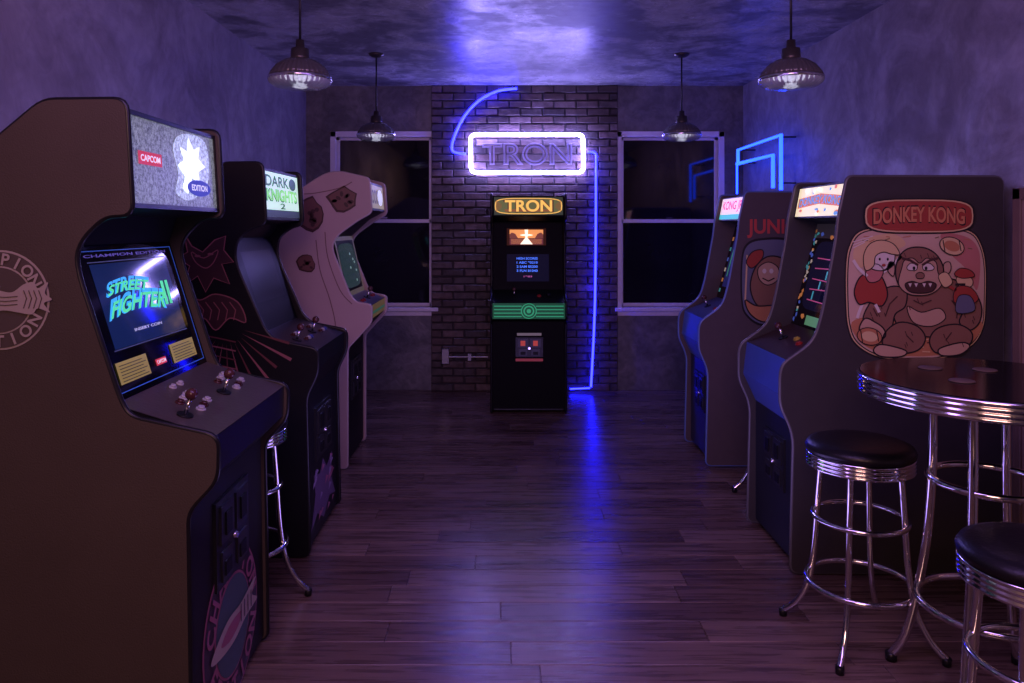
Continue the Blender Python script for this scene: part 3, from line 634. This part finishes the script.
sp.poly([(864,270),(862,256),(868,244),(880,240),(892,244),(898,254),(890,254),(882,252),(874,256),(872,266)],ay,10,sm=True); outl([(864,270),(862,256),(868,244),(880,240),(892,244),(898,254),(890,254),(882,252),(874,256),(872,266)],.9,ak,10.4)
sp.line([(882,272),(892,264),(900,256)],3,aw,9); sp.line([(866,276),(857,268),(852,260)],3,aw,9); sp.line([(862,302),(858,312),(856,318)],3,aw,7.6); sp.line([(874,304),(878,312)],3,aw,9.5)
sp.ell(878,259,1,1.4,ak,11); sp.ell(886,259,1,1.4,ak,11); sp.ell(882,265,2,1.4,ar_,11)
shp([(952,274),(958,268),(968,270),(972,276),(960,278)],ar_,12,.8); shp([(954,278),(962,276),(970,279),(969,286),(958,287)],ay,11.5,.8); sp.line([(953,284),(963,284)],2,ak,12.6)
shp([(954,287),(968,287),(976,298),(968,304),(952,302)],ar_,12,.8); shp([(956,296),(968,296),(972,310),(954,312)],abz,13,.8)
sp.line([(954,290),(944,284)],3,ar_,12); shp([(936,276),(944,272),(950,282),(942,287)],ay,12.5,.8)
for cx_,cy_,rt in((950,246,.35),(868,336,.2)):
    sp.ell(cx_,cy_,13,9,ak,10,rot=rt); sp.ell(cx_,cy_,12,8,ay if cy_<300 else aor,10.4,rot=rt); sp.ell(cx_,cy_,8,5,aor if cy_<300 else ay,10.8,rot=rt); sp.line([(cx_-9,cy_-6),(cx_-7,cy_+6)],1,ak,11); sp.line([(cx_+7,cy_-6),(cx_+9,cy_+5)],1,ak,11)
for k in range(3): sp.line([(852,242+k*3),(872-4*k,236+k*3)],.9,aw,6)
for k in range(14): 
    x=random.uniform(858,972); y=random.uniform(236,250); sp.line([(x,y),(x+random.uniform(3,9),y+random.uniform(-3,3))],.9,aor if k%2 else aol,5.6)
for k in range(12):
    x=random.uniform(860,966); y=random.uniform(336,352); sp.line([(x,y),(x+random.uniform(4,9),y+random.uniform(-2,2))],1.1,abd if k%2 else ay,6.6)
sp.ell(918,216,56,18,ak,6,e=3.6); sp.ell(918,216,54,16.4,ay,7,e=3.6); sp.ell(918,216,52.5,15,ar_,8,e=3.6)
sp.text('DONKEY KONG',871,226,964,208,ak,9,arch=.16); sp.text('DONKEY KONG',872,224.5,963,209,flat('art_title',(.60,.24,.10)),10,arch=.16)

g,pp=rightcab(.035,4.92,5.50,mat('brown_laminate',(.09,.068,.075),.5,spec=.3),mat('blue_molding',(.12,.20,.5),.3),mat('body_dark2',(.012,.012,.025),.4))
mq=pp[1]; mq.quad(.02,.05,.98,.95,flat('mq_pinkwhite',(.75,.55,.6),.85),1,'marquee'); mq.text('KONG JR',.1,.34,.9,.84,flat('mq_magenta',(.6,.03,.15),.9),2); mq.quad(.02,.05,.98,.26,flat('mq_teal',(.05,.4,.4),.9),2)
sc=pp[4]; sc.quad(0,0,1,1,blackgl,1,'screen_glass'); sc.quad(.12,.16,.88,.84,flat('jrscreen',(.01,.01,.07),.6),2)
for k in range(6): sc.quad(.03,.08+.14*k,.09,.13+.14*k,bzc[k%4],2); sc.quad(.91,.08+.14*k,.97,.13+.14*k,bzc[(k+2)%4],2)
for k in range(5): sc.quad(.2+.12*k,.3,.215+.12*k,.8,flat('vine',(.06,.4,.15),.7),3)
cp=pp[5]; cp.quad(0,0,1,1,mat('cp_blue',(.04,.06,.2),.3),1,'control_panel'); joystick(cp,.35,.5,drk); button(cp,.7,.5,red)
sky=mat('sky_laminate',(.10,.20,.6),.35)
pp[6].quad(0,0,1,1,sky,1); pp[7].quad(0,0,1,1,sky,1)
fr=pp[8]; fr.quad(0,0,1,1,mat('front_bluegrey',(.03,.035,.08),.4),1,'front_panel'); coindoor(fr,.28,.45,.74,.85)
sp=pixpanel(4.92,g)
ov2=[(741,262),(746,244),(762,238),(790,240),(800,262),(800,300),(790,322),(762,326),(746,316),(741,300)]
sp.poly(ov2,ak,1,sm=True); sp.poly(sca(ov2,.95,(771,282)),abz,2,sm=True)
sp.text('JUNIOR',747,238,812,219,flat('art_title2',(.55,.07,.06)),3)
shp([(750,286),(756,266),(770,256),(788,262),(794,280),(786,300),(770,310),(756,304)],abr,3); shp([(758,268),(768,262),(778,268),(777,280),(767,285),(759,279)],abl,4,1); sp.ell(764,271,2,2.4,aw,5); sp.ell(771,271,2,2.4,aw,5); sp.line([(762,278),(768,281),(774,278)],1.2,ak,6)
shp([(745,300),(758,306),(790,304),(794,314),(766,322),(750,314)],aor,5); shp([(746,262),(752,252),(762,250),(762,258),(752,268)],ar_,4,1); sp.line([(747,255),(745,300)],1.6,ay,3)

# ------------------------------------------------------------ stools and table
def ribbed_band(name,c,r,z0,z1,g,n=4):
    pr=[(r-.012,z0)]; 
    for k in range(n):
        a=z0+(z1-z0)*k/n; b=z0+(z1-z0)*(k+1)/n
        pr+=[(r-.004,a+.001),(r,a+(b-a)*.3),(r,a+(b-a)*.7),(r-.004,b-.001)]
    pr+=[(r-.012,z1)]
    lathe(name,pr,c,chrome,g,64)
def ring(name,c,R,z,r,g): tube(name,[(c[0]+R*math.cos(2*math.pi*i/48),c[1]+R*math.sin(2*math.pi*i/48),z) for i in range(48)],r,chrome,g,True)
def stool(X,Y,rot,h=.755):
    g=group('bar_stool',(X,Y,0)); c=(X,Y,0); R=.193
    lathe('seat_cushion',[(0,h),(R*.5,h-.001),(R*.8,h-.006),(R*.95,h-.016),(R,h-.032),(R*.985,h-.048),(R*.9,h-.052),(0,h-.052)],c,vinyl,g,64)
    ribbed_band('seat_band',c,R*.985,h-.105,h-.05,g)
    lathe('seat_base',[(0,h-.1),(R*.95,h-.1),(R*.95,h-.06),(0,h-.06)],c,darkmetal,g)
    for k in range(4):
        a=rot+k*math.pi/2; d=Vector((math.cos(a),math.sin(a),0)); q=Vector(c)
        pts=[q+d*.14+Vector((0,0,h-.1)),q+d*.15+Vector((0,0,.52)),q+d*.165+Vector((0,0,.30)),q+d*.19+Vector((0,0,.16)),q+d*.235+Vector((0,0,.07)),q+d*.285+Vector((0,0,.022))]
        tube('leg_%d'%(k+1),catmull(pts,6),.0115,chrome,g)
        cyl('foot_%d'%(k+1),q+d*.285+Vector((0,0,.0)),q+d*.287+Vector((0,0,.028)),.015,mblk,g)
    ring('footrest_upper',c,.165,.46,.0095,g); ring('footrest_lower',c,.188,.215,.0105,g)
    return g
stool(1.355,2.87,math.radians(52)); stool(1.37,1.92,math.radians(40)); stool(-1.10,3.21,0); stool(1.655,4.46,math.radians(180))
TX,TY=1.61,2.5
g=group('bar_table',(TX,TY,0)); c=(TX,TY,0); R=.40; h=1.06
lathe('table_top',[(0,h),(R-.012,h),(R-.006,h-.004),(R-.006,h-.06),(0,h-.06)],c,mat('black_tabletop',(.007,.005,.006),.14,var=.4,vs=30,spec=.16),g,72,flat_=True)
ribbed_band('edge_band',c,R,h-.066,h-.002,g,4)
cyl('under_plate',(TX,TY,h-.09),(TX,TY,h-.06),.22,darkmetal,g)
for k in range(4):
    a=math.radians(42)+k*math.pi/2; d=Vector((math.cos(a),math.sin(a),0)); q=Vector(c)
    pts=[q+d*.175+Vector((0,0,h-.07)),q+d*.175+Vector((0,0,.75)),q+d*.19+Vector((0,0,.5)),q+d*.22+Vector((0,0,.3)),q+d*.26+Vector((0,0,.12)),q+d*.31+Vector((0,0,.02))]
    tube('leg_%d'%(k+1),catmull(pts,6),.015,chrome,g); cyl('foot_%d'%(k+1),q+d*.31,q+d*.312+Vector((0,0,.03)),.02,mblk,g)
ring('brace_ring_upper',c,.178,.72,.012,g); ring('brace_ring_lower',c,.212,.31,.012,g)
for i,(x,y) in enumerate(((930,368),(985,370),(962,381))):
    Yc=F*(H-(h+.001))/(y-CY); X=(x-CX)*Yc/F
    lathe('coaster',[(0,.004),(.036,.004),(.038,.002),(.038,0),(0,0)],(X,Yc,h+.0003),mat('cork_coaster',(.12,.08,.06),.7),None,32)
g=group('wooden_board',(2.22,2.75,0)); wd=mat('warm_wood',(.30,.19,.15),.55,vs=5,var=.3)
box('panel',(2.195,2.3,.02),(2.23,3.23,1.70),wd,g); 
for a,b in(((2.185,2.28,0),(2.24,2.33,1.72)),((2.185,3.20,0),(2.24,3.25,1.72)),((2.185,2.28,1.67),(2.24,3.25,1.72)),((2.185,2.28,0),(2.24,3.25,.06))): box('frame',a,b,mat('mid_wood',(.16,.10,.08),.5),g,.004)

# ------------------------------------------------------------ lights
def area(name,loc,target,size,sy,power,col):
    l=bpy.data.lights.new(name,'AREA'); l.shape='RECTANGLE'; l.size=size; l.size_y=sy; l.energy=power; l.color=col
    o=bpy.data.objects.new(name,l); o.location=loc; o.rotation_euler=(Vector(target)-Vector(loc)).to_track_quat('-Z','Y').to_euler(); S.collection.objects.link(o)
area('fill_violet',(.2,1.6,2.8),(.2,3.6,0),2.4,1.2,46,(.56,.28,1.0))  # added violet fill overhead, out of frame; stands for no fixture
area('fill_warm',(-.3,-.9,2.5),(0,3,.6),1.4,.8,34,(1.0,.50,.42))  # added warm fill behind the camera for the cabinet sides and floor
area('fill_up_violet',(.25,3.4,.06),(.25,4.8,2.9),1.2,2.0,26,(.42,.28,1.0))  # added fill near the floor, throws violet up at the ceiling; no lamp there
w=bpy.data.worlds.new('World'); S.world=w; w.use_nodes=True; w.node_tree.nodes['Background'].inputs[0].default_value=(.02,.02,.05,1); w.node_tree.nodes['Background'].inputs[1].default_value=.3

# ------------------------------------------------------------ camera
cam=bpy.data.cameras.new('Camera'); cam.sensor_width=36; cam.lens=F*36/1024; cam.shift_x=(512-CX)/1024; cam.shift_y=-(341.5-CY)/1024; cam.clip_start=.05
co=bpy.data.objects.new('Camera',cam); co.location=(0,0,H); co.rotation_euler=(math.pi/2,0,0); S.collection.objects.link(co); S.camera=co
